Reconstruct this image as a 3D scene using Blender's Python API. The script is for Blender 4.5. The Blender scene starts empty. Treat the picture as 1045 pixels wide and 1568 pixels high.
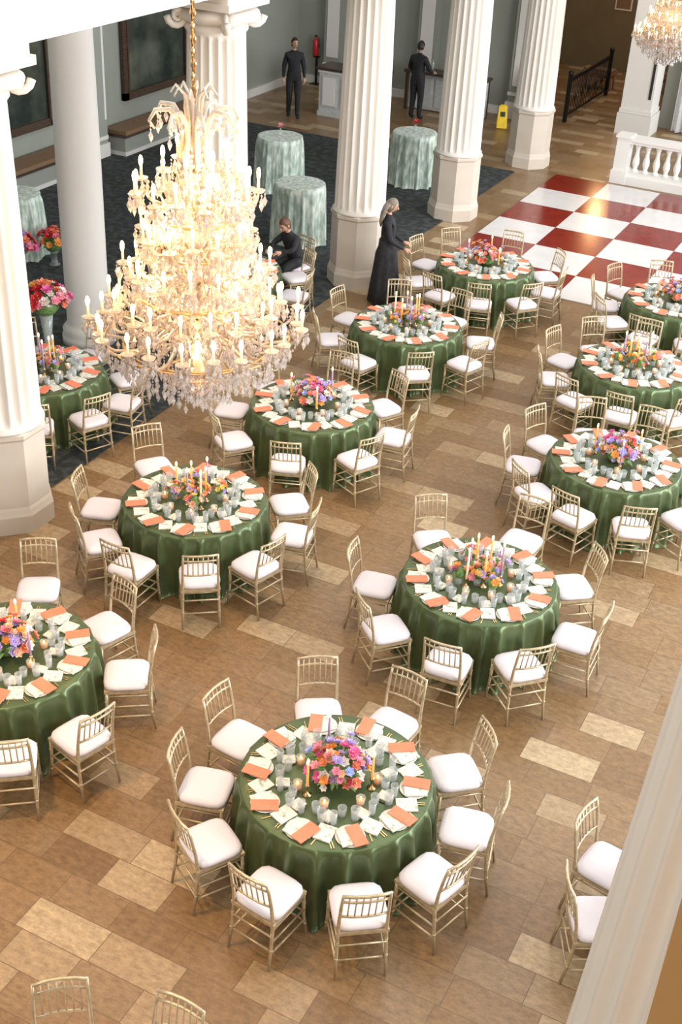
import bpy, bmesh, math, random
from mathutils import Vector, Matrix
R=random.Random(7)
pi=math.pi
sc=bpy.context.scene
COL=bpy.context.collection
# ------------------------------------------------------------ materials
def pm(name,c1,c2=None,rough=.5,metal=0,scale=12,bump=0,sheen=0,emit=0,ecol=None,trans=0,alpha=1,coat=0,lo=.4,hi=.6,ntype='noise',stretch=None,spec=.5):
    m=bpy.data.materials.new(name); m.use_nodes=True
    nt=m.node_tree; b=nt.nodes['Principled BSDF']
    if c2 is None: c2=tuple(x*.88 for x in c1)
    tc=nt.nodes.new('ShaderNodeTexCoord')
    src=tc.outputs['Object']
    if stretch:
        mp=nt.nodes.new('ShaderNodeMapping'); mp.inputs['Scale'].default_value=stretch
        nt.links.new(src,mp.inputs[0]); src=mp.outputs[0]
    n=nt.nodes.new('ShaderNodeTexNoise'); n.inputs['Scale'].default_value=scale; n.inputs['Detail'].default_value=3
    nt.links.new(src,n.inputs['Vector'])
    r=nt.nodes.new('ShaderNodeValToRGB')
    r.color_ramp.elements[0].position=lo; r.color_ramp.elements[1].position=hi
    r.color_ramp.elements[0].color=(*c1,1); r.color_ramp.elements[1].color=(*c2,1)
    nt.links.new(n.outputs[0],r.inputs[0]); nt.links.new(r.outputs[0],b.inputs['Base Color'])
    b.inputs['Roughness'].default_value=rough; b.inputs['Metallic'].default_value=metal
    b.inputs['Transmission Weight'].default_value=trans
    b.inputs['Alpha'].default_value=alpha
    b.inputs['Sheen Weight'].default_value=sheen
    b.inputs['Coat Weight'].default_value=coat
    b.inputs['Specular IOR Level'].default_value=spec
    if emit:
        b.inputs['Emission Strength'].default_value=emit
        b.inputs['Emission Color'].default_value=(*(ecol or c1),1)
    if bump:
        bp=nt.nodes.new('ShaderNodeBump'); bp.inputs['Strength'].default_value=bump
        nt.links.new(n.outputs[0],bp.inputs['Height']); nt.links.new(bp.outputs[0],b.inputs['Normal'])
    return m
M={}
M['stone']=pm('cream_painted_stone',(.80,.76,.69),(.78,.735,.665),.6,scale=2,lo=.2,hi=.8)
M['stone2']=pm('pedestal_stone',(.66,.59,.50),(.60,.52,.43),.5,scale=3,lo=.2,hi=.8)
M['trim']=pm('white_trim',(.80,.79,.75),(.78,.765,.73),.55,scale=2,lo=.2,hi=.8)
M['wall']=pm('sage_wall_paint',(.33,.35,.305),(.30,.32,.28),.8,scale=1.5,lo=.2,hi=.8)
M['wall2']=pm('olive_wall_paint',(.20,.16,.09),(.17,.13,.07),.8,scale=1.5,lo=.2,hi=.8)
M['carpet']=pm('grey_green_patterned_carpet',(.024,.030,.030),(.060,.070,.067),.95,scale=7,lo=.44,hi=.62)
M['green']=pm('olive_satin_velvet',(.070,.108,.038),(.108,.150,.058),.34,metal=.40,scale=4,sheen=.08,spec=.6,lo=.3,hi=.7)
M['mint']=pm('crushed_mint_velvet',(.32,.42,.35),(.68,.76,.67),.4,scale=15,sheen=.3,stretch=(1,1,.3),lo=.40,hi=.62)
M['gold']=pm('champagne_gold_wood',(.62,.51,.34),(.52,.41,.25),.30,metal=.4,scale=20)
M['cush']=pm('white_cushion_fabric',(.78,.73,.76),(.75,.70,.74),.8,scale=8,lo=.2,hi=.8)
M['nap']=pm('botanical_print_napkin',(.76,.74,.65),(.33,.41,.28),.8,scale=28,lo=.54,hi=.70)
M['sal']=pm('salmon_menu_card',(.90,.25,.135),(.84,.22,.115),.7,scale=10)
M['flat']=pm('gold_flatware',(.75,.55,.28),None,.25,metal=1)
M['glass']=pm('clear_tumbler_glass',(.68,.74,.74),None,.04,alpha=.36,coat=1)
M['char']=pm('green_glass_charger',(.09,.12,.065),None,.12,coat=.6)
M['plate']=pm('ivory_plate',(.74,.73,.67),None,.25)
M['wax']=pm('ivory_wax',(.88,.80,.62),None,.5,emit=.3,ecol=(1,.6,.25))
M['waxp']=pm('mauve_wax',(.45,.30,.50),None,.5)
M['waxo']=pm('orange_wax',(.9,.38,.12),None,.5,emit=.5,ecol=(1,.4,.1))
M['flame']=pm('candle_flame',(1,.7,.3),None,.5,emit=12,ecol=(1,.58,.2))
M['bulb']=pm('chandelier_bulb',(1,.8,.5),None,.5,emit=26,ecol=(1,.56,.20))
M['crys']=pm('cut_crystal',(.95,.90,.86),(.70,.64,.60),.06,trans=.5,scale=40,spec=1)
M['cglass']=pm('blown_glass_arm',(.92,.84,.74),(.78,.68,.56),.08,trans=.5,spec=1)
M['brass']=pm('aged_brass',(.62,.42,.2),None,.3,metal=1)
M['leaf']=pm('foliage',(.09,.20,.05),(.18,.30,.10),.6,scale=30)
for k,c in dict(pink=(.92,.36,.48),coral=(.93,.31,.19),orange=(.96,.45,.11),peach=(.96,.62,.43),lav=(.58,.47,.85),red=(.72,.04,.06),blue=(.48,.56,.90),white=(.86,.82,.78),yel=(.95,.72,.25),mag=(.82,.16,.43)).items():
    M['f_'+k]=pm('petal_'+k,c,tuple(x*.85 for x in c),.6,scale=40)
M['black']=pm('black_cloth',(.012,.012,.014),(.02,.02,.024),.8,scale=20)
M['skin']=pm('skin',(.60,.36,.25),(.56,.32,.22),.5)
M['hairb']=pm('dark_hair',(.02,.013,.01),None,.5,scale=40)
M['hairr']=pm('brown_hair',(.12,.05,.025),None,.5,scale=40)
M['hairg']=pm('grey_blond_hair',(.30,.25,.20),(.13,.105,.08),.5,scale=30,stretch=(6,6,1))
M['lips']=pm('lips',(.45,.14,.12),None,.5)
M['eye']=pm('eye_dark',(.03,.02,.015),None,.3)
M['dark']=pm('dark_wood',(.05,.03,.02),(.08,.05,.03),.4,scale=8,stretch=(1,1,8))
M['wood']=pm('brown_wood',(.26,.13,.06),(.33,.18,.09),.45,scale=6)
M['tanl']=pm('tan_upholstery',(.24,.145,.08),None,.7)
M['mir']=pm('antique_mirror',(.07,.09,.075),(.24,.27,.22),.12,metal=.6,scale=1.2,lo=.35,hi=.7)
M['iron']=pm('black_iron',(.012,.012,.012),None,.4,metal=.5)
M['ext']=pm('extinguisher_red',(.55,.02,.02),None,.35)
M['sign']=pm('yellow_plastic',(.9,.62,.02),None,.4)
M['redt']=pm('red_gloss_tile',(.25,.016,.009),(.21,.013,.007),.18,scale=3)
M['wht']=pm('white_gloss_tile',(.78,.76,.75),(.74,.72,.71),.22,scale=3)
M['cur']=pm('white_curtain',(.75,.76,.76),None,.8)
M['tan']=pm('tan_surface',(.46,.25,.09),(.42,.22,.07),.6,scale=3,lo=.2,hi=.8)
M['bar']=pm('bar_panel_paint',(.58,.60,.59),None,.6)
M['blk']=pm('black_plastic',(.02,.02,.02),None,.5)

def floor_mat():
    m=bpy.data.materials.new('travertine_tile_floor'); m.use_nodes=True
    nt=m.node_tree; b=nt.nodes['Principled BSDF']; L=nt.links
    tc=nt.nodes.new('ShaderNodeTexCoord')
    br=nt.nodes.new('ShaderNodeTexBrick'); br.inputs['Scale'].default_value=1
    br.inputs['Brick Width'].default_value=.56; br.inputs['Row Height'].default_value=.31
    br.inputs['Mortar Size'].default_value=.004; br.inputs['Mortar Smooth'].default_value=.4
    br.inputs['Color1'].default_value=(0,0,0,1); br.inputs['Color2'].default_value=(1,1,1,1); br.inputs['Mortar'].default_value=(.3,.3,.3,1)
    br.offset=.41; br.offset_frequency=2; br.squash=1.22; br.squash_frequency=3; br.inputs['Bias'].default_value=0
    L.new(tc.outputs['Object'],br.inputs['Vector'])
    rp=nt.nodes.new('ShaderNodeValToRGB'); e=rp.color_ramp.elements
    e[0].position=0; e[0].color=(.205,.118,.050,1); e[1].position=1; e[1].color=(.50,.375,.225,1)
    for ps,c in ((.2,(.240,.142,.062)),(.45,(.278,.168,.078)),(.68,(.262,.168,.086)),(.80,(.335,.222,.118)),(.88,(.39,.275,.155))):
        x=e.new(ps); x.color=(*c,1)
    L.new(br.outputs['Color'],rp.inputs[0])
    def noise(sc_,det,ro_,lo,hi,c1,c2,st=None):
        n=nt.nodes.new('ShaderNodeTexNoise'); n.inputs['Scale'].default_value=sc_; n.inputs['Detail'].default_value=det; n.inputs['Roughness'].default_value=ro_
        if st:
            mp=nt.nodes.new('ShaderNodeMapping'); mp.inputs['Scale'].default_value=st; L.new(tc.outputs['Object'],mp.inputs[0]); L.new(mp.outputs[0],n.inputs['Vector'])
        else: L.new(tc.outputs['Object'],n.inputs['Vector'])
        r2=nt.nodes.new('ShaderNodeValToRGB'); r2.color_ramp.elements[0].position=lo; r2.color_ramp.elements[1].position=hi
        r2.color_ramp.elements[0].color=(*c1,1); r2.color_ramp.elements[1].color=(*c2,1); L.new(n.outputs[0],r2.inputs[0]); return n,r2
    n,r2=noise(11,10,.80,.34,.66,(.60,.57,.54),(1.30,1.30,1.30),(1,1.8,1))
    n2,r3=noise(.35,2,.5,.3,.7,(.90,.87,.83),(1.08,1.12,1.18))
    def mul(a,b_):
        mx=nt.nodes.new('ShaderNodeMix'); mx.data_type='RGBA'; mx.blend_type='MULTIPLY'; mx.inputs[0].default_value=1
        L.new(a,mx.inputs[6]); L.new(b_,mx.inputs[7]); return mx.outputs[2]
    o=mul(mul(rp.outputs[0],r2.outputs[0]),r3.outputs[0])
    m2=nt.nodes.new('ShaderNodeMix'); m2.data_type='RGBA'; m2.inputs[7].default_value=(.15,.088,.044,1)
    L.new(br.outputs['Fac'],m2.inputs[0]); L.new(o,m2.inputs[6])
    L.new(m2.outputs[2],b.inputs['Base Color'])
    mr=nt.nodes.new('ShaderNodeMapRange'); mr.inputs[3].default_value=.22; mr.inputs[4].default_value=.46
    L.new(n.outputs[0],mr.inputs[0]); L.new(mr.outputs[0],b.inputs['Roughness'])
    bp=nt.nodes.new('ShaderNodeBump'); bp.inputs['Strength'].default_value=.12; bp.inputs['Distance'].default_value=.01; bp.invert=True
    L.new(br.outputs['Fac'],bp.inputs['Height']); L.new(bp.outputs[0],b.inputs['Normal'])
    return m
M['floor']=floor_mat()

# ------------------------------------------------------------ mesh builder
class MB:
    def __init__(s): s.v=[];s.f=[];s.m=[];s.sm=[];s.mats=[]
    def mi(s,k):
        if k not in s.mats: s.mats.append(k)
        return s.mats.index(k)
    def add(s,vs,fs,k,smooth=True,T=None):
        o=len(s.v); i=s.mi(k)
        for v in vs:
            v=Vector(v)
            if T is not None: v=T@v
            s.v.append(v)
        for f in fs: s.f.append([o+a for a in f]); s.m.append(i); s.sm.append(smooth)
    def box(s,c,d,k,rz=0,T=None,tap=1):
        x,y,z=d[0]/2,d[1]/2,d[2]/2
        vs=[(-x,-y,-z),(x,-y,-z),(x,y,-z),(-x,y,-z),(-x*tap,-y*tap,z),(x*tap,-y*tap,z),(x*tap,y*tap,z),(-x*tap,y*tap,z)]
        A=Matrix.Translation(c)@Matrix.Rotation(rz,4,'Z')
        if T is not None: A=T@A
        s.add(vs,[(0,3,2,1),(4,5,6,7),(0,1,5,4),(1,2,6,5),(2,3,7,6),(3,0,4,7)],k,False,A)
    def tube(s,pts,rs,k,n=6,T=None,cap=True):
        P=[Vector(q) for q in pts]
        if not isinstance(rs,(list,tuple)): rs=[rs]*len(P)
        vs=[];fs=[]; pu=None
        for i,q in enumerate(P):
            t=(P[min(i+1,len(P)-1)]-P[max(i-1,0)])
            t=t.normalized() if t.length>1e-9 else Vector((0,0,1))
            if pu is None:
                u=t.orthogonal().normalized()
            else:
                u=(pu-t*pu.dot(t)); u=u.normalized() if u.length>1e-6 else t.orthogonal().normalized()
            pu=u; w=t.cross(u)
            for j in range(n):
                an=2*pi*j/n; vs.append(q+(u*math.cos(an)+w*math.sin(an))*rs[i])
        for i in range(len(P)-1):
            for j in range(n):
                a=i*n+j;b=i*n+(j+1)%n; fs.append((a,b,b+n,a+n))
        if cap:
            fs.append(tuple(range(n-1,-1,-1))); fs.append(tuple((len(P)-1)*n+j for j in range(n)))
        s.add(vs,fs,k,True,T)
    def lathe(s,prof,k,n=16,T=None,fn=None,smooth=True,sy=1):
        vs=[];fs=[]
        for r,z in prof:
            for j in range(n):
                an=2*pi*j/n
                rr=fn(an,r,z) if fn else r
                vs.append((rr*math.cos(an),rr*math.sin(an)*sy,z))
        for i in range(len(prof)-1):
            for j in range(n):
                a=i*n+j;b=i*n+(j+1)%n; fs.append((a,b,b+n,a+n))
        if prof[0][0]>1e-4: fs.append(tuple(range(n-1,-1,-1)))
        if prof[-1][0]>1e-4: fs.append(tuple((len(prof)-1)*n+j for j in range(n)))
        s.add(vs,fs,k,smooth,T)
    def ell(s,c,r,k,nu=10,nv=7,T=None,fn=None):
        vs=[(0,0,-1)];fs=[]
        for i in range(1,nv):
            ph=-pi/2+pi*i/nv
            for j in range(nu):
                th=2*pi*j/nu; vs.append((math.cos(ph)*math.cos(th),math.cos(ph)*math.sin(th),math.sin(ph)))
        vs.append((0,0,1))
        for j in range(nu): fs.append((0,1+(j+1)%nu,1+j))
        for i in range(nv-2):
            for j in range(nu):
                a=1+i*nu+j;b=1+i*nu+(j+1)%nu; fs.append((a,b,b+nu,a+nu))
        t=len(vs)-1
        for j in range(nu): fs.append((t,1+(nv-2)*nu+j,1+(nv-2)*nu+(j+1)%nu))
        if fn: vs=[fn(Vector(v)) for v in vs]
        vs=[(c[0]+v[0]*r[0],c[1]+v[1]*r[1],c[2]+v[2]*r[2]) for v in vs]
        s.add(vs,fs,k,True,T)
    def octa(s,c,r,h,k,T=None):
        x,y,z=c
        vs=[(x,y,z+h*.45),(x+r,y,z),(x,y+r,z),(x-r,y,z),(x,y-r,z),(x,y,z-h*.55)]
        s.add(vs,[(0,1,2),(0,2,3),(0,3,4),(0,4,1),(5,2,1),(5,3,2),(5,4,3),(5,1,4)],k,False,T)
    def mesh(s,name):
        me=bpy.data.meshes.new(name); me.from_pydata([tuple(v) for v in s.v],[],s.f)
        for k in s.mats: me.materials.append(M[k])
        me.polygons.foreach_set('material_index',s.m); me.polygons.foreach_set('use_smooth',s.sm)
        me.update(); return me
def put(me,name,loc=(0,0,0),rz=0,parent=None,scale=1):
    o=bpy.data.objects.new(name,me); COL.objects.link(o); o.location=loc; o.rotation_euler=(0,0,rz)
    if scale!=1: o.scale=(scale,)*3
    if parent: o.parent=parent
    return o
def empty(name,loc,rz=0):
    o=bpy.data.objects.new(name,None); COL.objects.link(o); o.location=loc; o.rotation_euler=(0,0,rz); o.empty_display_size=.2; return o
def TR(x,y,z,rz=0): return Matrix.Translation((x,y,z))@Matrix.Rotation(rz,4,'Z')

# ------------------------------------------------------------ room shell
def shell(name,c,d,k):
    b=MB(); b.box((0,0,0),d,k); put(b.mesh(name),name,c)
b=MB(); b.add([(-17.2,-6,0),(9,-6,0),(9,39,0),(-17.2,39,0)],[(0,1,2,3)],'floor',False); put(b.mesh('floor'),'floor')
b=MB(); b.box((0,0,0),(8.1,32.0,.012),'carpet'); put(b.mesh('floor_carpet'),'floor_carpet',(-12.7,10.1,.006))
shell('wall_left',(-17.0,16.5,3.5),(.4,45,7),'wall')
shell('wall_back',(-13.3,31.0,3.5),(7.0,.3,7),'wall')
shell('wall_hall_end',(-7,38.2,3.5),(20,.3,7),'wall2')
shell('wall_hall_left',(-13.6,34.6,3.5),(.3,6.9,7),'wall2')
shell('wall_back_right',(1.0,32.3,3.5),(16,.3,7),'wall')
shell('baseboard_left',(-16.77,13,.1),(.06,36,.2),'trim')
shell('baseboard_back',(-13.3,30.82,.1),(6.8,.06,.2),'trim')
def pilaster(x,y,w,d,h=6.6):
    b=MB(); b.box((0,0,h/2),(d,w,h),'wall'); b.box((0,0,.15),(d+.06,w+.06,.3),'trim'); b.box((0,0,.42),(d+.02,w+.02,.08),'trim')
    for s_ in (-1,1): b.box((d/2,s_*(w/2-.06),h/2+.3),(.03,.06,h-1),'trim')
    put(b.mesh('wall_pilaster'),'trim_pilaster',(x,y,0))
pilaster(-16.65,21.4,.75,.35); pilaster(-16.65,26.6,.7,.35); pilaster(-16.65,17.0,.7,.35)
b=MB(); b.box((0,0,3),(.5,.3,6),'wall'); b.box((0,0,.2),(.6,.4,.4),'trim'); b.box((0,0,.6),(.54,.34,.08),'trim'); b.box((0,-.16,3.3),(.34,.03,5),'trim'); me=b.mesh('p')
for x in (-15.6,-12.9,-10.3): put(me,'trim_back_pilaster',(x,30.72,0))
b=MB()
b.box((0,0,.35),(.95,44,.7),'stone'); b.box((0,0,.78),(1.1,44,.16),'trim'); b.box((0,0,1.3),(1.0,44,.9),'stone'); b.box((0,0,-.04),(.86,44,.08),'trim')
put(b.mesh('entablature'),'trim_entablature',(-8.65,12,5.30))

# columns
def fluted(name,r0=.43,r1=.37,zt=4.82,cap=True,ex=1.3):
    nf=20; n=nf*8
    b=MB()
    def fn(an,r,z):
        if z<1.33 or z>zt-.12: return r
        t=(an*nf/(2*pi))%1.0
        d=math.sin(pi*min(1,max(0,(t-.09)/.82)))
        e=min(1,(z-1.33)/.06,(zt-.12-z)/.06)
        return r-.062*max(0,d)**.6*e*(r0/.43)
    prof=[(r0+.03,1.25),(r0+.03,1.28),(r0,1.32)]
    for i in range(9):
        t=i/8; z=1.335+t*(zt-.12-1.34); 
        prof.append((r0+(r1-r0)*t**ex,z))
        if i==0: prof.append((r0,1.40))
        if i==7: prof.append((r1+.002,zt-.19))
    prof+= [(r1,zt-.11),(r1+.03,zt-.07),(r1+.03,zt-.03),(r1,zt)]
    b.lathe(prof,'stone',n,fn=fn)
    T8=Matrix.Rotation(pi/8,4,'Z'); q=r0/.43
    b.lathe([(.50*q,0),(.50*q,.22),(.485*q,.26),(.475*q,.30),(.465*q,.33),(.462*q,1.16),(.485*q,1.19),(.485*q,1.235),(.46*q,1.255)],'stone2',8,T=T8,smooth=False)
    b.lathe([(r1,zt),(r1+.07,zt+.05),(r1+.09,zt+.12),(r1+.03,zt+.16)],'stone',32)
    if cap:
        for sx in (-1,1):
            for sy in (-1,1):
                c=Vector((sx*(r1-.03),sy*(r1-.03),zt+.10))
                sp=[]
                for i in range(26):
                    an=i*.5; rr=.14*math.exp(-i*.075)
                    sp.append(c+Vector((math.cos(an)*rr*sx*.7,math.cos(an)*rr*sy*.7,-math.sin(an)*rr-.03)))
                b.tube(sp,[.045-.0013*i for i in range(26)],'stone',8)
            b.tube([(sx*(r1),-.3,zt+.08),(sx*(r1-.03),0,zt+.08),(sx*(r1),.3,zt+.08)],[.10,.07,.10],'stone',12)
    b.box((0,0,zt+.25),(.96,.96,.09),'stone'); b.box((0,0,zt+.32),(.88,.88,.16),'stone')
    return b.mesh(name)
cme=fluted('fluted_column')
for y in (9.25,13.75,18.2,22.5,26.9): put(cme,'fluted_column',(-8.65,y,0))
put(fluted('fluted_column_tall',.60,.22,8.6,False,1.0),'fluted_column',(-.03,4.62,0))
b=MB(); b.box((0,0,3.8),(.7,.7,7.6),'tan'); b.box((0,0,.2),(.8,.8,.4),'tan'); b.box((0,0,7.8),(.8,.8,.3),'tan'); put(b.mesh('tan_block'),'tan_block',(.25,2.65,0))  # plain tan block in front of the tall column's right side
b=MB(); b.lathe([(.40,0),(.40,.12),(.37,.16),(.39,.22),(.34,.28),(.315,.34),(.315,2.5),(.30,4.5),(.285,5.9),(.31,5.95),(.34,6.05),(.34,6.2)],'trim',40)
put(b.mesh('smooth_column'),'smooth_round_column',(-10.9,13.7,0)); 

def mirror(y0,y1):
    b=MB(); w=y1-y0; z0,z1=.95,4.0; zc=(z0+z1)/2; h=z1-z0; f=.16
    b.box((0,0,zc),(.04,w-.2,h-.2),'mir')
    for y in (-w/2+f/2,w/2-f/2):
        b.box((.03,y,zc),(.09,f,h),'dark'); b.box((.07,y*.93,zc),(.04,.05,h-.25),'dark')
    for z in (z0+f/2,z1-f/2):
        b.box((.03,0,z),(.09,w,f),'dark')
    put(b.mesh('framed_mirror'),'framed_mirror',(-16.76,(y0+y1)/2,0))
mirror(22.75,25.35); mirror(17.75,20.35)
def bench(y0,y1):
    b=MB(); w=y1-y0
    b.box((0,0,.2),(.55,w,.4),'wall'); b.box((0,0,.04),(.6,w+.04,.08),'trim'); b.box((0,0,.41),(.62,w+.05,.05),'dark'); b.box((.01,0,.47),(.56,w-.04,.09),'tanl')
    put(b.mesh('window_bench'),'upholstered_wall_bench',(-16.43,(y0+y1)/2,.012))
bench(21.95,26.1); bench(17.5,20.9)

# bar
b=MB(); b.box((0,0,.55),(1.6,.65,1.1),'bar'); b.box((0,0,1.13),(1.75,.78,.06),'dark'); b.box((0,-.02,.06),(1.64,.68,.12),'bar')
for x in (-.52,0,.52):
    b.box((x,-.33,.6),(.42,.02,.75),'bar'); b.box((x,-.345,.6),(.34,.02,.66),'trim')
b.box((0,0,1.06),(1.66,.70,.05),'trim')
put(b.mesh('bar_counter'),'bar_counter',(-13.72,28.15,0))
b=MB(); b.box((0,0,.95),(2.2,.55,.06),'dark'); 
for x in (-1.02,1.02):
    for y in (-.2,.2): b.box((x,y,.46),(.08,.08,.92),'dark')
b.box((0,.1,.45),(2.1,.3,.86),'bar')
for x in (-.68,0,.68): b.box((x,-.06,.45),(.58,.03,.7),'bar')
for i,x in enumerate((-.8,-.6,-.45,.3,.45,.6,.8)):
    b.lathe([(.035,.98),(.035,1.14),(.012,1.2),(.012,1.26)],'leaf' if i%2 else 'glass',8,T=TR(x,.05,0))
put(b.mesh('back_bar_console'),'back_bar_console',(-12.0,30.0,0))
b=MB(); b.lathe([(.06,.75),(.075,.78),(.075,1.12),(.05,1.18),(.02,1.2),(.02,1.24)],'ext',14)
b.box((0,0,1.26),(.03,.12,.03),'blk'); b.tube([(.03,0,1.24),(.1,0,1.2),(.1,0,.95)],.012,'blk'); b.box((0,.07,1.0),(.1,.06,.06),'iron')
b.box((0,.06,.72),(.16,.08,.04),'iron'); b.box((0,.08,.36),(.05,.04,.72),'iron'); b.box((0,.03,.01),(.24,.2,.02),'iron')
put(b.mesh('fire_extinguisher'),'fire_extinguisher_on_stand',(-16.15,30.66,0))
b=MB()
for s_ in (-1,1):
    T=Matrix.Translation((0,s_*.13,.3))@Matrix.Rotation(s_*.35,4,'X')
    b.box((0,0,0),(.3,.02,.62),'sign',T=T,tap=.8); b.box((0,-.012*-s_,.08),(.14,.01,.14),'blk',T=T)
b.box((0,0,.6),(.16,.08,.05),'sign')
put(b.mesh('wet_floor_sign'),'wet_floor_sign',(-10.3,29.6,.01),.4,scale=.85)
b=MB(); b.lathe([(.30,.0),(.28,.5),(.2,1.0),(.05,1.35),(.0,1.4)],'cur',40,fn=lambda a,r,z:r*(1+.12*math.sin(7*a)),sy=.6)
put(b.mesh('draped_easel'),'draped_easel',(-10.0,30.35,.0))
b=MB()
for z in (.15,1.0): b.box((0,0,z),(.04,3.6,.04),'iron')
b.tube([(0,-1.8,1.06),(0,0,1.06),(0,1.8,1.06)],.03,'iron',8)
for i in range(25):
    y=-1.75+i*3.5/24; b.tube([(0,y,.15),(0,y,1.0)],.012,'iron',6)
    if i%4==0:
        b.tube([(0,y-.06,.5),(0,y,.62),(0,y+.06,.5),(0,y,.38),(0,y-.06,.5)],.012,'iron',6)
for y in (-1.8,1.8): b.box((0,y,.58),(.09,.09,1.16),'iron'); b.ell((0,y,1.2),(.07,.07,.07),'iron')
put(b.mesh('iron_railing'),'iron_railing',(-9.15,32.9,0))
b=MB(); b.box((0,0,.45),(.9,.45,.07),'wood')
for x in (-.38,.38):
    for y in (-.16,.16): b.tube([(x,y,.43),(x*1.05,y*1.1,0)],[.035,.02],'wood',8)
b.box((0,0,.36),(.8,.36,.08),'wood'); b.box((0,0,.52),(.84,.4,.06),'tanl')
me=b.mesh('wooden_hall_bench')
put(me,'wooden_hall_bench',(-9.6,35.4,0)); put(me,'wooden_hall_bench',(-8.2,36.0,0))
b=MB(); b.box((0,0,0),(.5,.03,.6),'trim'); b.box((0,-.02,0),(.42,.02,.5),'tanl'); put(b.mesh('framed_notice'),'framed_notice',(-9.9,38.035,2.0))
b=MB(); b.box((0,0,3),(.75,.75,6),'trim'); b.box((0,0,.25),(.86,.86,.5),'trim'); b.box((0,0,.56),(.80,.80,.1),'trim'); b.box((.30,-.385,3.4),(.06,.04,5),'blk')
put(b.mesh('white_square_pier'),'white_square_pier',(-7.35,31.3,0))
b=MB(); vs=[];fs=[];n=80
for i in range(n+1):
    x=i/n*2.2
    for z in (0.02,1.5,3,5.5): vs.append((x,.09*math.sin(i*.9)+.03*math.sin(i*2.3+z),z))
for i in range(n):
    for j in range(3):
        a=i*4+j; fs.append((a,a+4,a+5,a+1))
b.add(vs,fs,'cur'); b.tube([(-.1,0,5.5),(2.3,0,5.5)],.03,'brass',8); put(b.mesh('white_curtain'),'white_curtain',(-6.6,31.85,0))

# dance floor
b=MB(); t=1.175
for i in range(9):
    for j in range(6):
        k='redt' if (i+j)%2==1 else 'wht'
        b.box((i*t+t/2,j*t+t/2,.008),(t-.006,t-.006,.014),k)
put(b.mesh('checkered_dance_floor'),'checkered_dance_floor',(-7.8,19.4,.001))
# balustrade
b=MB(); Lb=9.4
b.box((Lb/2,0,.09),(Lb,.42,.18),'trim'); b.box((Lb/2,0,.22),(Lb,.34,.08),'trim')
b.box((Lb/2,0,.90),(Lb,.30,.07),'trim'); b.box((Lb/2,0,.965),(Lb,.38,.07),'trim')
prof=[(.07,.26),(.07,.30),(.045,.32),(.05,.36),(.078,.45),(.07,.53),(.045,.62),(.038,.70),(.045,.76),(.062,.79),(.062,.86)]
for i in range(40):
    x=.42+i*.225
    if x<Lb: b.lathe(prof,'trim',12,T=TR(x,0,0))
for x in (.12,4.6,9.2):
    b.box((x,0,.50),(.28,.36,1.0),'trim'); b.box((x,0,1.0),(.34,.42,.05),'trim'); b.box((x,0,.14),(.34,.44,.28),'trim')
put(b.mesh('stone_balustrade'),'stone_balustrade',(-6.6,26.85,0))

# ------------------------------------------------------------ chiavari chair
def chair_mesh():
    b=MB(); g='gold'
    for s_ in (-1,1):
        b.tube([(s_*.205,.205,0),(s_*.19,.19,.22),(s_*.185,.185,.45)],[.011,.014,.016],g,8)
        b.tube([(s_*.19,-.245,0),(s_*.185,-.21,.22),(s_*.18,-.19,.45),(s_*.178,-.205,.62),(s_*.175,-.235,.80),(s_*.172,-.262,.925)],[.011,.014,.016,.014,.013,.011],g,8)
        for z in (.16,.28): b.tube([(s_*.195,.195,z),(s_*.187,-.215,z)],.009,g,6)
        b.tube([(s_*.19,.19,.40),(s_*.187,-.2,.40)],.008,g,6)
        for (x,y,z) in ((s_*.196,.196,.12),(s_*.19,.19,.34),(s_*.187,-.215,.2),(s_*.182,-.2,.36)):
            b.ell((x,y,z),(.018,.018,.01),g,6,4)
    for z in (.14,.24): b.tube([(-.19,.195,z),(.19,.195,z)],.009,g,6)
    for z in (.18,.34): b.tube([(-.185,-.212,z),(.185,-.212,z)],.009,g,6)
    b.box((0,0,.447),(.40,.41,.03),g)
    def rail(z,y,r):
        b.tube([(-.176,y,z),(-.09,y-.018,z+.002),(0,y-.024,z+.003),(.09,y-.018,z+.002),(.176,y,z)],r,g,6)
    rail(.915,-.258,.013); rail(.845,-.244,.010); rail(.655,-.209,.010)
    for i in range(6):
        x=-.125+i*.05; dy=-.02*(1-(x/.176)**2)
        b.tube([(x,-.209+dy,.655),(x,-.258+dy,.915)],.006,g,6)
    vs=[];fs=[]; prof=[(.93,.462),(1.0,.475),(1.01,.495),(.96,.515),(.80,.528),(.4,.535)]
    n=28
    for r,z in prof:
        for j in range(n):
            an=2*pi*j/n; c,s_=math.cos(an),math.sin(an)
            q=1/((abs(c)**5+abs(s_)**5)**.2)
            vs.append((c*q*r*.205,s_*q*r*.205+.005,z))
    for i in range(len(prof)-1):
        for j in range(n):
            a=i*n+j;e=i*n+(j+1)%n; fs.append((a,e,e+n,a+n))
    fs.append(tuple((len(prof)-1)*n+j for j in range(n))); fs.append(tuple(range(n-1,-1,-1)))
    b.add(vs,fs,'cush')
    return b.mesh('chiavari_chair')
CH=chair_mesh()
def chair(x,y,dx,dy,z=0,jit=0): put(CH,'chiavari_chair',(x,y,z),math.atan2(-dx,dy)+jit)

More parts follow.
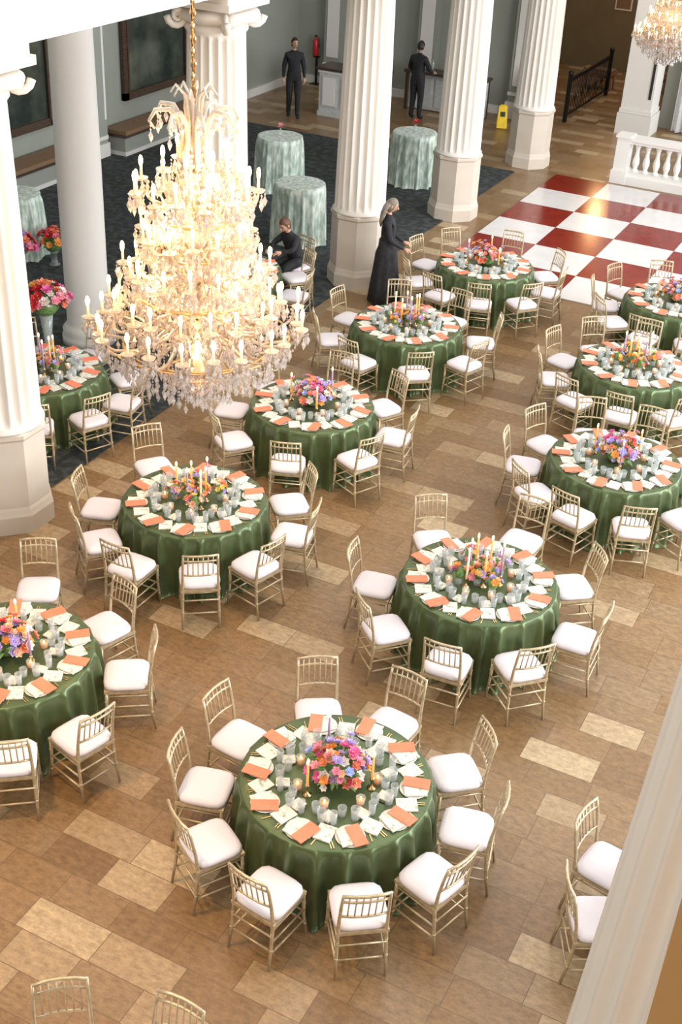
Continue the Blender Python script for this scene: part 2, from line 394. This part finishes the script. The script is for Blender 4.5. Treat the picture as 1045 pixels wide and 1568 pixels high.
# ------------------------------------------------------------ tablecloth
def cloth(name,mat,rad,h,seed,flare,amp,n=320,nf=24,wmul=.7):
    rr=random.Random(seed)
    folds=[]
    for i in range(nf):
        folds.append((2*pi*(i+rr.uniform(-.3,.3))/nf,rr.uniform(.5,1.15),rr.uniform(.055,.10)*wmul,rr.uniform(-.03,.03)))
    b=MB()
    def fn(an,r,z):
        if r<=rad+.001: return r
        t=min(1,max(0,(h-z)/h)); s_=0
        for c,a_,w_,dr in folds:
            d=(an-c-dr*t+pi)%(2*pi)-pi
            w2=w_*(.7+.5*t)
            if abs(d)<w2*3.2: s_+=a_*math.exp(-(d/w2)**2)
        s_=min(s_,1.15)
        return r+amp*(t**.45)*(1.3*s_-.45+.10*math.sin(43*an+seed)*t)
    prof=[(.001,h),(rad*.5,h),(rad*.9,h),(rad-.012,h-.0005),(rad,h-.006)]
    for i in range(1,13):
        t=i/12; prof.append((rad+.010+flare*t,h-.012-(h-.02)*t))
    prof.append((rad+.02+flare,.004))
    b.lathe(prof,mat,n,fn=fn)
    return b.mesh(name)
cl=[cloth('banquet_cloth',"green",.775,.76,i,.02,.10) for i in range(3)]
hb=[cloth('highboy_cloth','mint',.46,1.07,9+i,.03,.07,200,13,1.1) for i in range(2)]

def blossom(b,c,nv,rad,k,rr):
    nv=Vector(nv).normalized(); u=nv.orthogonal().normalized(); w=nv.cross(u); c=Vector(c)
    for L_,(m_,tilt,s_) in enumerate(((6,.25,1.0),(5,.65,.78),(4,1.1,.5))):
        o=rr.uniform(0,6)
        for j in range(m_):
            an=o+2*pi*j/m_; d=u*math.cos(an)+w*math.sin(an); sd=nv.cross(d)
            out=d*math.cos(tilt)+nv*math.sin(tilt); R_=rad*s_
            p0=c; p1=c+out*R_*.55+sd*R_*.46+nv*R_*.08; p2=c+out*R_+nv*R_*.22; p3=c+out*R_*.55-sd*R_*.46+nv*R_*.08; pm_=c+out*R_*.6-nv*R_*.02
            b.add([p0,p1,p2,p3,pm_],[(0,1,4),(1,2,4),(2,3,4),(3,0,4)],k,False)
    b.ell(c+nv*rad*.25,(rad*.18,)*3,'f_yel' if rr.random()<.4 else k,5,4)
def leaf(b,c,d,L_,rr):
    d=Vector(d).normalized(); sd=d.cross(Vector((0,0,1))); sd=sd.normalized() if sd.length>.01 else Vector((1,0,0)); c=Vector(c)
    b.add([c,c+d*L_*.5+sd*L_*.2,c+d*L_-Vector((0,0,L_*.15)),c+d*L_*.5-sd*L_*.2,c+d*L_*.5+Vector((0,0,.01))],[(0,1,4),(1,2,4),(2,3,4),(3,0,4)],'leaf',False)
def tumbler(b,x,y,z=0,h=.09,r=.035):
    b.lathe([(r*.8,z),(r*.85,z+.008),(r,z+h),(r*.9,z+h),(r*.72,z+.012),(.001,z+.012)],'glass',12,T=TR(x,y,0))
def taper(b,x,y,z,h,k,fl=True):
    b.lathe([(.04,z),(.04,z+.008),(.012,z+.02),(.010,z+.07),(.02,z+.09),(.018,z+.11)],'brass',10,T=TR(x,y,0))
    b.tube([(x,y,z+.09),(x,y,z+.09+h)],[.012,.010],k,8)
    if fl: b.ell((x,y,z+.125+h),(.011,.011,.03),'flame',6,5)
def votive(b,x,y,z=0):
    b.lathe([(.035,z),(.04,z+.075),(.035,z+.075),(.03,z+.012)],'glass',10,T=TR(x,y,0))
    b.lathe([(.03,z+.012),(.03,z+.05),(.001,z+.05)],'waxo',10,T=TR(x,y,0)); b.ell((x,y,z+.065),(.008,.008,.018),'flame',6,4)
def settings(seed,ns):
    rr=random.Random(seed); b=MB()
    for i in range(ns):
        an=2*pi*i/ns; T=Matrix.Rotation(an,4,'Z')@Matrix.Translation((.625,0,0))@Matrix.Rotation(rr.uniform(-.15,.15),4,'Z')
        b.lathe([(.001,.004),(.105,.004),(.118,.011),(.112,.012),(.10,.007),(.001,.007)],'plate',20,T=T)
        b.box((.01,-.015,.018),(.18,.155,.012),'nap',rr.uniform(-.25,.25),T)
        b.box((.02,.045+.02*(i%2),.03),(.215,.11,.006),'sal',rr.uniform(-.4,.4),T)
        for y in (-.150,-.170,.15):
            b.box((0,y,.004),(.17,.008,.004),'flat',0,T); b.ell((-.085,y,.005),(.02,.011,.004),'flat',6,4,T=T)
        tumbler(b,*( (T@Vector((-.17,.09,0))).xy ),0,.11,.040)
        tumbler(b,*( (T@Vector((-.23,.0,0))).xy ),0,.085,.037)
        tumbler(b,*( (T@Vector((-.16,-.09,0))).xy ),0,.12,.032)
        a2=an+pi/ns; T2=Matrix.Rotation(a2,4,'Z')@Matrix.Translation((.60+rr.uniform(-.04,.04),0,0))
        b.box((0,0,.008),(.165,.14,.012),'nap',rr.uniform(-.6,.6),T2)
        T3=Matrix.Rotation(a2,4,'Z')@Matrix.Translation((.43,0,0))
        b.lathe([(.001,.003),(.06,.003),(.07,.01),(.06,.008),(.001,.006)],'char',14,T=T3)
        b.box((0,0,.014),(.11,.095,.01),'nap',rr.uniform(-.6,.6),T3)
    return b.mesh('place_settings')
S10=settings(1,10); S8=settings(2,9)
pals=[['f_pink','f_lav','f_coral','f_orange','f_peach','f_blue','f_mag','f_white','f_pink','f_lav','f_peach'],['f_coral','f_orange','f_red','f_pink','f_peach','f_white','f_lav'],['f_orange','f_yel','f_coral','f_peach','f_pink','f_lav']]
def bouquet(b,rr,cx,cy,z0,rx,rz,n,pal,fr=.05,leaves=.5):
    for i in range(n):
        th=rr.uniform(0,2*pi); ph=math.asin(rr.uniform(.02,1)); q=rr.uniform(.85,1.25)
        d=Vector((math.cos(ph)*math.cos(th),math.cos(ph)*math.sin(th),math.sin(ph)))
        c=(cx+d.x*rx*q,cy+d.y*rx*q,z0+d.z*rz*q)
        blossom(b,c,(d.x,d.y,d.z+.35),fr*rr.uniform(.65,1.25),rr.choice(pal),rr)
    for i in range(int(n*leaves)):
        th=rr.uniform(0,2*pi); d=Vector((math.cos(th),math.sin(th),rr.uniform(-.1,.9)))
        leaf(b,(cx+d.x*rx*.5,cy+d.y*rx*.5,z0+d.z*rz*.4),d,rx*rr.uniform(.5,.9),rr)
    b.ell((cx,cy,z0),(rx*.72,rx*.72,rz*.75),'leaf',12,8)
def centerA(seed,pal):
    rr=random.Random(seed); b=MB()
    b.lathe([(.07,0),(.11,.02),(.13,.08),(.12,.1),(.001,.09)],'brass',16)
    bouquet(b,rr,0,0,.11,.205,.17,90,pal,.047,.5)
    for i in range(9):
        th=rr.uniform(0,6.28); r=rr.uniform(.1,.27); x,y=r*math.cos(th),r*math.sin(th); z=rr.uniform(.26,.36)
        b.tube([(x*.5,y*.5,.2),(x,y,z)],.004,'leaf',4); blossom(b,(x,y,z),(x,y,.4),.042,rr.choice(pal),rr)
    for i in range(7):
        an=i*.9+.4; votive(b,.33*math.cos(an),.33*math.sin(an))
    taper(b,.29,.05,0,.24,'waxo'); taper(b,-.2,.24,0,.28,'waxp'); taper(b,-.12,-.27,0,.22,'waxo')
    return b.mesh('floral_centerpiece')
def centerB(seed,pal):
    rr=random.Random(seed); b=MB()
    for i in range(8):
        an=i*.79+.3; q=(.10,.25)[i%2]*rr.uniform(.85,1.1); x,y=q*math.cos(an),q*math.sin(an)
        b.lathe([(.035,0),(.04,.05),(.02,.10),(.024,.12)],'glass',10,T=TR(x,y,0))
        bouquet(b,rr,x,y,.13,.075,.08,10,pal,.040,.8)
    for i,k in enumerate(('waxo','waxp','wax','waxo','waxp','waxo')):
        an=i*1.05+.9; q=(.2,.12)[i%2]; taper(b,q*math.cos(an),q*math.sin(an),0,rr.uniform(.24,.36),k)
    for i in range(8):
        an=i*.785+.2; votive(b,.33*math.cos(an),.33*math.sin(an))
    b.box((.0,-.02,.14),(.11,.006,.16),'char'); b.box((0,-.02,.03),(.06,.04,.05),'brass')
    return b.mesh('candle_and_bud_centerpiece')
CA=[centerA(11,pals[0]),centerA(12,pals[1])]; CB=[centerB(21,pals[2]),centerB(22,pals[2])]

tables=[
 ((-3.04,6.56),[90,49,15,-18,-53,-90,-127,-160,166,125],CA[0],10,{}),
 ((-3.08,9.77),[136,90,45,-4,-46,-83,-124,-165],CB[0],10,{1:1.3,0:1.15}),
 ((-6.33,9.58),[145,198,234,266,305,338,16,50],CB[1],10,{0:1.28}),
 ((-6.33,6.50),[118,73,31,-17,-49,-90,-130,-170,155],CA[1],10,{0:1.34}),
 ((-6.34,12.28),[-30,-77,-123,-168,147,102,57,12],CA[0],10,{}),
 ((-6.40,15.28),[-59,-104,-150,165,120,75,30,-14],CB[0],10,{}),
 ((-6.35,18.25),[-73,-35,3,42,90,138,174,-142,-108],CA[1],10,{}),
 ((-2.60,12.93),[193,229,262,298,335,12,49,85,121,157],CA[0],10,{}),
 ((-3.15,15.72),[-82,-118,-154,170,134,98,62,26,-10,-46],CB[1],10,{}),
 ((-3.25,18.45),[-100,-136,-172,152,116,80,44,8,-28,-64],CA[0],10,{}),
 ((-9.75,11.25),[-20,-56,12,48,95,-95,-135,180,140],CB[0],10,{}),
 ((-9.65,15.75),[50,8,-50,-100,-150,165],CB[1],8,{}),
 ((.20,6.85),[171,200,60,0,-60],CB[0],10,{}),
 ((-2.95,2.78),[122,88,56,20,-20,-90,-150,165],CB[1],10,{}),
]
for ti,(c,angs,cen,ns,dd) in enumerate(tables):
    z=.012 if c[0]<-8.7 else 0
    ph=math.radians(angs[0])+.02
    root=empty('banquet_table',(c[0],c[1],z),0)
    put(cl[ti%3],'tablecloth',(0,0,0),ti*.7,root)
    put(S10 if ns==10 else S8,'place_settings',(0,0,.761),ph,root)
    put(cen,'floral_centerpiece',(0,0,.761),ti*1.3,root)
    for i,a in enumerate(angs):
        r=dd.get(i,1.055+R.uniform(0,.05)); an=math.radians(a)
        x=c[0]+r*math.cos(an); y=c[1]+r*math.sin(an)
        zz=.012 if x<-8.95 else 0
        if abs(x+8.65)<.75 and min(abs(y-q) for q in (9.25,13.75,18.2))<.75: continue
        chair(x,y,c[0]-x,c[1]-y,zz,R.uniform(-.16,.16))
def highboy(x,y,i,fl=None):
    root=empty('cocktail_table',(x,y,.012)); put(hb[i%2],'tablecloth',(0,0,0),i,root)
    if fl:
        rr=random.Random(i); b=MB()
        b.lathe([(.035,0),(.04,.06),(.015,.12),(.02,.15)],'glass',12); b.tube([(0,0,.05),(.01,0,.2)],.004,'leaf')
        blossom(b,(.01,0,.2),(.2,-.4,1),.07,fl,rr); blossom(b,(-.04,.02,.17),(-.5,0,1),.05,fl,rr); leaf(b,(0,0,.15),(1,0,.3),.08,rr)
        put(b.mesh('bud_vase'),'bud_vase',(0,0,1.071),0,root)
highboy(-12.3,21.95,0,'f_pink'); highboy(-10.44,19.4,1); highboy(-10.2,23.95,2,'f_red'); highboy(-14.15,15.97,3,'f_coral')
def tallarr(x,y,z,h,seed,rx,n,pal):
    rr=random.Random(seed); b=MB()
    b.lathe([(.10,0),(.10,.01),(.06,.03),(.05,.2),(.06,h*.6),(.10,h-.02),(.09,h-.02),(.05,h*.6),(.04,.05)],'glass',16)
    for i in range(8): b.tube([(rr.uniform(-.03,.03),rr.uniform(-.03,.03),.05),(rr.uniform(-.06,.06),rr.uniform(-.06,.06),h)],.004,'leaf',4)
    bouquet(b,rr,0,0,h+.08,rx,rx*.95,n,pal,.075)
    put(b.mesh('tall_flower_arrangement'),'tall_flower_arrangement',(x,y,z))
tallarr(-10.55,12.35,.012,1.05,31,.27,80,['f_red','f_pink','f_orange','f_white','f_yel','f_mag','f_coral'])
tallarr(-12.8,14.5,.012,.75,32,.20,46,['f_red','f_pink','f_mag','f_coral','f_lav'])
tallarr(-13.3,15.9,.012,.30,33,.22,46,['f_red','f_orange','f_pink','f_coral'])

# ------------------------------------------------------------ chandelier
def chandelier():
    rr=random.Random(5); b=MB()
    b.lathe([(.02,-.62),(.05,-.58),(.09,-.5),(.06,-.42),(.04,-.35),(.10,-.25),(.12,-.15),(.06,-.05),(.05,.15),(.11,.25),(.12,.32),(.05,.40),(.04,.62),(.09,.75),(.10,.82),(.04,.9),(.035,1.05),(.08,1.15),(.08,1.2),(.03,1.26),(.03,1.4),(.06,1.48),(.06,1.54),(.02,1.6),(.02,1.8)],'cglass',16)
    b.tube([(0,0,1.7),(0,0,6.0)],.012,'brass',6)
    for i in range(30):
        z=1.82+i*.09; b.ell((0,0,z),(.03,.012,.04) if i%2 else (.012,.03,.04),'brass',6,5)
    b.lathe([(.001,3.9),(.14,3.92),(.16,4.0),(.10,4.1)],'brass',20)
    def strand(p0,p1,sag,n,r=.012,h=.035):
        for i in range(n+1):
            t=i/n; q=Vector(p0).lerp(Vector(p1),t); q.z-=sag*4*t*(1-t); b.octa(q,r,h,'crys')
    def drop(x,y,z,n,big=True):
        zz=z
        for i in range(n): b.octa((x,y,zz-.016),.010,.028,'crys'); zz-=.03
        if big: b.octa((x,y,zz-.038),.024,.095,'crys')
    def tier(zc,Rr,n,z0,off,dip=.16,gar=True,cand=.10):
        tips=[]
        for i in range(n):
            an=off+2*pi*i/n; ca,sa=math.cos(an),math.sin(an); zc_=zc+(.03 if i%2 else -.02); R_=Rr*(1 if i%2 else .93)
            path=[(.07,z0),(R_*.25,z0+.05),(R_*.45,zc_-dip*.6),(R_*.65,zc_-dip),(R_*.85,zc_-dip*.85),(R_*.98,zc_-dip*.4),(R_,zc_)]
            b.tube([(r*ca,r*sa,z) for r,z in path],[.017,.016,.016,.015,.014,.013,.012],'cglass',6)
            path=[(R_*.5,zc_-dip*.7),(R_*.58,zc_-dip*.1),(R_*.70,zc_+.02),(R_*.74,zc_-.05),(R_*.68,zc_-.07)]
            b.tube([(r*ca,r*sa,z) for r,z in path],[.010,.011,.011,.009,.006],'cglass',5)
            x,y=R_*ca,R_*sa; tips.append((x,y,zc_))
            b.lathe([(.01,zc_-.01),(.045,zc_),(.058,zc_+.018),(.048,zc_+.014),(.015,zc_+.01)],'cglass',10,T=TR(x,y,0))
            b.tube([(x,y,zc_+.01),(x,y,zc_+.02+cand)],.011,'wax',6)
            b.ell((x,y,zc_+.052+cand),(.019,.019,.046),'bulb',6,5)
            for j in range(6):
                a2=2*pi*j/6+an; drop(x+.052*math.cos(a2),y+.052*math.sin(a2),zc_,1+(j%2))
            for t in (.25,.4,.55,.7,.85):
                drop(R_*t*ca,R_*t*sa,zc_-dip*(.6 if t<.5 else 1),1+rr.randint(0,2))
        if gar:
            for i in range(n):
                a1=tips[i]; a2=tips[(i+1)%n]
                strand((a1[0],a1[1],a1[2]-.01),(a2[0],a2[1],a2[2]-.01),.09,8,.012,.032)
                strand((a1[0]*.12,a1[1]*.12,z0+.34),a1,.07,13,.012,.032)
    tier(.00,.90,22,-.12,0,.18)
    tier(.15,.70,18,.05,.2,.16)
    tier(.46,.60,16,.36,.1,.15)
    tier(.74,.46,14,.62,.3,.12)
    tier(1.10,.50,14,.98,.05,.17)
    tier(1.28,.28,8,1.14,.3,.12)
    for i in range(8):
        an=2*pi*i/8; ca,sa=math.cos(an),math.sin(an)
        path=[(.03,1.28),(.09,1.32),(.12,1.42),(.09,1.54),(.11,1.66),(.19,1.76),(.30,1.76),(.35,1.68),(.31,1.62)]
        b.tube([(r*ca,r*sa,z) for r,z in path],[.016,.018,.022,.022,.022,.022,.018,.014,.01],'cglass',8)
        for r,z in ((.34,1.66),(.26,1.76),(.17,1.73),(.12,1.45)): drop(r*ca,r*sa,z,2)
        a2=an+pi/8
        path=[(.03,1.5),(.05,1.70),(.07,1.86),(.14,1.93),(.18,1.87)]
        b.tube([(r*math.cos(a2),r*math.sin(a2),z) for r,z in path],[.012,.014,.013,.011,.008],'cglass',6)
    for r,z in ((.78,-.12),(.62,-.18),(.44,-.30),(.26,-.44),(.50,.28),(.30,.62),(.34,.92)):
        b.tube([(r*math.cos(2*pi*i/40),r*math.sin(2*pi*i/40),z) for i in range(41)],.012,'brass',5,cap=False)
        n=int(r*85)
        for i in range(n):
            an=2*pi*i/n; drop(r*math.cos(an),r*math.sin(an),z-.01,1+(i%3)+(4 if z<-.15 else 0))
    for i in range(36):
        an=2*pi*i/36; ca,sa=math.cos(an),math.sin(an)
        strand((.62*ca,.62*sa,-.19),(.44*ca,.44*sa,-.31),.03,5); strand((.44*ca,.44*sa,-.31),(.05*ca,.05*sa,-.62),.05,9)
        strand((.06*ca,.06*sa,.9),(.50*ca,.50*sa,.28),.12,13,.011,.03)
        strand((.05*ca,.05*sa,1.5),(.34*ca,.34*sa,.92),.10,12,.011,.03)
    for i in range(12):
        an=2*pi*i/12; drop(.1*math.cos(an),.1*math.sin(an),-.55,3)
    b.ell((0,0,-.70),(.045,.045,.06),'crys',8,6)
    return b.mesh('crystal_chandelier')
CHM=chandelier()
CX,CY,CZ=-5.3,8.1,3.60
put(CHM,'crystal_chandelier',(CX,CY,CZ))
put(CHM,'crystal_chandelier',(-6.15,27.7,2.95),.3,scale=.80)

# ------------------------------------------------------------ people
def skin_body(nodes,edges,root):
    bm=bmesh.new(); lay=bm.verts.layers.skin.verify(); d={}
    for k,(x,y,z,r) in nodes.items():
        v=bm.verts.new((x,y,z)); v[lay].radius=(r,r); v[lay].use_root=(k==root); d[k]=v
    for a,c in edges: bm.edges.new((d[a],d[c]))
    me=bpy.data.meshes.new('t'); bm.to_mesh(me); bm.free()
    o=bpy.data.objects.new('t',me); COL.objects.link(o)
    m1=o.modifiers.new('s','SKIN'); m1.use_smooth_shade=True; m2=o.modifiers.new('u','SUBSURF'); m2.levels=2; m2.render_levels=2
    dg=bpy.context.evaluated_depsgraph_get(); dg.update(); ev=o.evaluated_get(dg); em=ev.to_mesh()
    vs=[v.co.copy() for v in em.vertices]; fs=[tuple(q.vertices) for q in em.polygons]; ev.to_mesh_clear()
    bpy.data.objects.remove(o); return vs,fs
def hand(b,w,d,up,side):
    w=Vector(w); d=Vector(d).normalized(); up=Vector(up); up=(up-d*up.dot(d)).normalized(); sd=d.cross(up)*side
    def pt(a,s_,u): return w+d*a+sd*s_+up*u
    b.tube([pt(-.01,0,0),pt(.03,0,0),pt(.07,0,0),pt(.09,0,0)],[.024,.034,.036,.03],'skin',8)
    for i,(o,L_) in enumerate(((-.027,.066),(-.009,.076),(.009,.071),(.026,.055))):
        b.tube([pt(.075,o,0),pt(.075+L_*.45,o*1.1,-.006),pt(.075+L_*.8,o*1.1,-.022),pt(.075+L_,o*1.1,-.038)],[.0095,.009,.008,.006],'skin',6)
    b.tube([pt(.02,-.028,0),pt(.05,-.055,-.008),pt(.08,-.062,-.02)],[.012,.010,.008],'skin',6)
def head(b,c,hair,tilt=0,yaw=0,long=False):
    T=Matrix.Translation(c)@Matrix.Rotation(yaw,4,'Z')@Matrix.Rotation(tilt,4,'X')
    def fn(v):
        v=v.copy()
        if v.z<0: v.x*=1-.28*(-v.z); v.y*=1-.12*(-v.z)
        return v
    b.ell((0,0,0),(.076,.096,.118),'skin',18,14,T=T,fn=fn)
    b.tube([(0,.088,.012),(0,.108,-.012),(0,.113,-.026),(0,.092,-.036)],[.007,.011,.014,.008],'skin',8,T=T)
    for s_ in (-1,1):
        b.ell((s_*.031,.083,.008),(.014,.008,.008),'eye',8,5,T=T)
        b.tube([(s_*.015,.093,.026),(s_*.032,.089,.031),(s_*.05,.076,.026)],.004,hair,5,T=T)
        b.ell((s_*.077,-.004,-.005),(.010,.02,.031),'skin',8,6,T=T)
    b.ell((0,.086,-.060),(.024,.010,.008),'lips',8,5,T=T)
    vs=[];fs=[];nu,nv=22,9
    for i in range(nv+1):
        for j in range(nu):
            th=2*pi*j/nu; front=max(0,math.sin(th)); 
            low=-.62 if not long else -.95
            zmin=low+(.50-low)*min(1,front*1.5)
            ph0=math.asin(max(-.99,zmin)); ph=ph0+(pi/2-ph0)*i/nv
            vs.append((math.cos(ph)*math.cos(th)*.085,math.cos(ph)*math.sin(th)*.103-.006,math.sin(ph)*.129+.003))
    for i in range(nv):
        for j in range(nu):
            a=i*nu+j;e=i*nu+(j+1)%nu; fs.append((a,e,e+nu,a+nu))
    b.add(vs,fs,hair,True,T)
    if long:
        for s_ in (-.06,-.03,0,.03,.06):
            b.tube([(s_,-.06,.03),(s_*1.3,-.095,-.08),(s_*1.5,-.10,-.2),(s_*1.4,-.085,-.30),(s_,-.06,-.38)],[.045,.042,.038,.032,.012],hair,8,T=T)
def person(name,loc,face,nodes,edges,hd,hair,hands,skirt=False,scale=1,tilt=0,yaw=0,long=False,fat=1.22):
    b=MB(); nodes={k:(v[0],v[1],v[2],v[3]*(1 if k in('nk','nk2','wL','wR') else fat)) for k,v in nodes.items()}
    vs,fs=skin_body(nodes,edges,'pel')
    nk=Vector(nodes['nk'][:3])
    cl_,sk=[],[]
    for f in fs:
        c=sum((vs[i] for i in f),Vector())/len(f)
        (sk if (c-Vector(nodes['nk2'][:3])).length<(c-nk).length*.9+.012 and c.z>nk.z-.02 else cl_).append(f)
    b.add(vs,cl_,'black'); b.add(vs,sk,'skin')
    head(b,hd,hair,tilt,yaw,long)
    for w,d,u,s_ in hands: hand(b,w,d,u,s_)
    if skirt:
        b.lathe([(.155,1.10),(.17,.98),(.22,.86),(.25,.6),(.29,.3),(.32,.05),(.30,.04)],'black',48,fn=lambda a,r,z:r*(1+.07*(1.1-z)*math.sin(9*a)),sy=.85)
    put(b.mesh(name),name,loc,math.atan2(-face[0],face[1]),scale=scale)
base=dict(pel=(0,0,.96,.125),bel=(0,.01,1.12,.118),che=(0,.005,1.30,.135),upp=(0,-.01,1.42,.10),nk=(0,0,1.51,.055),nk2=(0,.015,1.58,.052),
 sL=(-.165,-.01,1.42,.062),eL=(-.235,-.03,1.15,.046),wL=(-.245,.03,.91,.030),sR=(.165,-.01,1.42,.062),eR=(.235,-.03,1.15,.046),wR=(.245,.03,.91,.030),
 hL=(-.09,0,.88,.092),kL=(-.10,.02,.50,.062),aL=(-.11,-.02,.09,.045),tL=(-.13,.13,.04,.036),hR=(.09,0,.88,.092),kR=(.10,.02,.50,.062),aR=(.11,-.02,.09,.045),tR=(.13,.13,.04,.036))
ed=[('pel','bel'),('bel','che'),('che','upp'),('upp','nk'),('nk','nk2'),('upp','sL'),('sL','eL'),('eL','wL'),('upp','sR'),('sR','eR'),('eR','wR'),('pel','hL'),('hL','kL'),('kL','aL'),('aL','tL'),('pel','hR'),('hR','kR'),('kR','aR'),('aR','tR')]
n1=dict(base); n1['kL']=(-.09,.10,.51,.062); n1['aL']=(-.09,.10,.09,.045); n1['tL']=(-.10,.25,.04,.036); n1['aR']=(.10,-.14,.09,.045); n1['tR']=(.11,.01,.04,.036)
person('standing_waiter_man',(-14.9,27.2,0),(.55,-.83),n1,ed,(0,.035,1.69),'hairb',[(n1['wL'][:3],(0,.15,-1),(-1,0,0),1),(n1['wR'][:3],(0,.15,-1),(1,0,0),-1)],scale=1.04,yaw=.3)
n2=dict(base); n2.update(eL=(-.27,.06,1.16,.046),wL=(-.22,.28,1.06,.03),eR=(.29,.06,1.16,.046),wR=(.25,.28,1.08,.03))
person('bartender_man',(-12.35,28.9,0),(.1,1),n2,ed,(0,.045,1.68),'hairb',[(n2['wL'][:3],(.1,1,-.1),(0,0,1),1),(n2['wR'][:3],(-.1,1,-.1),(0,0,1),-1)],scale=1.04,tilt=-.2)
n3=dict(base); n3.update(eL=(-.22,.06,1.15,.042),wL=(-.15,.28,1.02,.027),eR=(.22,.06,1.15,.042),wR=(.15,.30,1.0,.027),che=(0,.02,1.30,.12),bel=(0,.01,1.12,.10),sL=(-.145,0,1.41,.055),sR=(.145,0,1.41,.055))
person('woman_in_black_dress',(-7.84,17.60,0),(.85,.35),n3,ed,(0,.05,1.68),'hairg',[(n3['wL'][:3],(.1,1,-.3),(0,0,1),1),(n3['wR'][:3],(-.1,1,-.3),(0,0,1),-1)],skirt=True,scale=.97,tilt=-.3,long=True)
n4=dict(base)
n4.update(pel=(0,-.02,.60,.13),bel=(0,.03,.74,.12),che=(0,.09,.90,.125),upp=(0,.13,1.02,.095),nk=(0,.17,1.10,.052),nk2=(0,.20,1.16,.05),sL=(-.15,.13,1.01,.06),sR=(.15,.13,1.01,.06),eL=(-.24,.27,.88,.045),wL=(-.12,.44,.85,.028),eR=(.24,.27,.88,.045),wR=(.10,.44,.85,.028),
 hL=(-.10,.02,.60,.09),kL=(-.11,.36,.56,.07),aL=(-.11,.34,.09,.045),tL=(-.12,.45,.04,.036),hR=(.10,.02,.60,.09),kR=(.11,.36,.56,.07),aR=(.11,.34,.09,.045),tR=(.12,.45,.04,.036))
person('seated_woman',(-9.2,17.02,.012),(-.35,-1),n4,ed,(0,.25,1.24),'hairr',[(n4['wL'][:3],(.3,1,0),(0,0,1),1),(n4['wR'][:3],(-.3,1,0),(0,0,1),-1)],tilt=-.5,fat=1.1)
chair(-9.2,17.04,-.35,-1,.012)

# ------------------------------------------------------------ lights
def area(name,loc,tgt,sx,sy,pw,col):
    l=bpy.data.lights.new(name,'AREA'); l.shape='RECTANGLE'; l.size=sx; l.size_y=sy; l.energy=pw; l.color=col
    o=bpy.data.objects.new(name,l); COL.objects.link(o); o.location=loc
    o.rotation_euler=(Vector(tgt)-Vector(loc)).to_track_quat('-Z','Y').to_euler()
def point(name,loc,pw,col,r=.15):
    l=bpy.data.lights.new(name,'POINT'); l.energy=pw; l.color=col; l.shadow_soft_size=r
    o=bpy.data.objects.new(name,l); COL.objects.link(o); o.location=loc; return l
area('window_light',(9.5,14,5),(-4,12,0),18,6,3600,(.95,.97,1))
area('rear_window_light',(3.5,31.5,3.8),(-2,14,0),8,5,1800,(.93,.96,1))
area('overhead_fill',(-3,14,10.5),(-3,14,0),10,20,1000,(1,.98,.94))  # added fill panel above the hall, raises the general light level
area('camera_side_fill',(-5,-5,9),(-2,7,1),6,3,380,(1,.93,.84))  # unseen warm fill added behind the camera for near column and front table
warm=(1,.58,.27)
for i in range(6):
    an=i*pi/3+.4; point('chandelier_glow_light',(CX+.33*math.cos(an),CY+.33*math.sin(an),CZ+(.3,.9,1.3)[i%3]),42,warm,.08)
point('chandelier_glow_light',(CX,CY,CZ-.25),75,warm,.1)
l=point('chandelier_glow_light',(-6.15,27.7,3.3),50,warm,.2); l.specular_factor=0
def spot(name,loc,tgt,pw,ang,col):
    l=bpy.data.lights.new(name,'SPOT'); l.energy=pw; l.color=col; l.spot_size=math.radians(ang); l.spot_blend=1; l.shadow_soft_size=.3
    o=bpy.data.objects.new(name,l); COL.objects.link(o); o.location=loc; o.rotation_euler=(Vector(tgt)-Vector(loc)).to_track_quat('-Z','Y').to_euler()
spot('warm_downlight',(-5.9,3.6,8.5),(-5.3,4.7,0),1500,58,(1,.58,.22))
spot('warm_downlight',(-7.6,10.5,8.0),(-7.4,9.5,0),600,64,(1,.58,.22))
point('hall_lamp',(-9,35,3.5),90,warm,.2)
w=bpy.data.worlds.new('world'); sc.world=w; w.use_nodes=True
w.node_tree.nodes['Background'].inputs[0].default_value=(.96,.94,.93,1); w.node_tree.nodes['Background'].inputs[1].default_value=.50
sc.view_settings.view_transform='Standard'; sc.view_settings.look='None'; sc.view_settings.exposure=.14

# ------------------------------------------------------------ camera
p=math.radians(31.7);ro=math.radians(3.2);a=math.radians(25.5)
hd=Vector((-math.sin(a),math.cos(a),0)); fw=hd*math.cos(p)+Vector((0,0,-math.sin(p)))
r0=Vector((math.cos(a),math.sin(a),0)); u0=r0.cross(fw)
Rr=r0*math.cos(ro)+u0*math.sin(ro); U=u0*math.cos(ro)-r0*math.sin(ro)
cd=bpy.data.cameras.new('camera'); cam=bpy.data.objects.new('camera',cd); COL.objects.link(cam)
m=Matrix((Rr,U,-fw)).transposed().to_4x4(); m.translation=(0,0,7.73); cam.matrix_world=m
cd.sensor_fit='VERTICAL'; cd.sensor_height=36; cd.lens=36*1880/1568; cd.clip_end=200; cd.clip_start=.05
sc.camera=cam
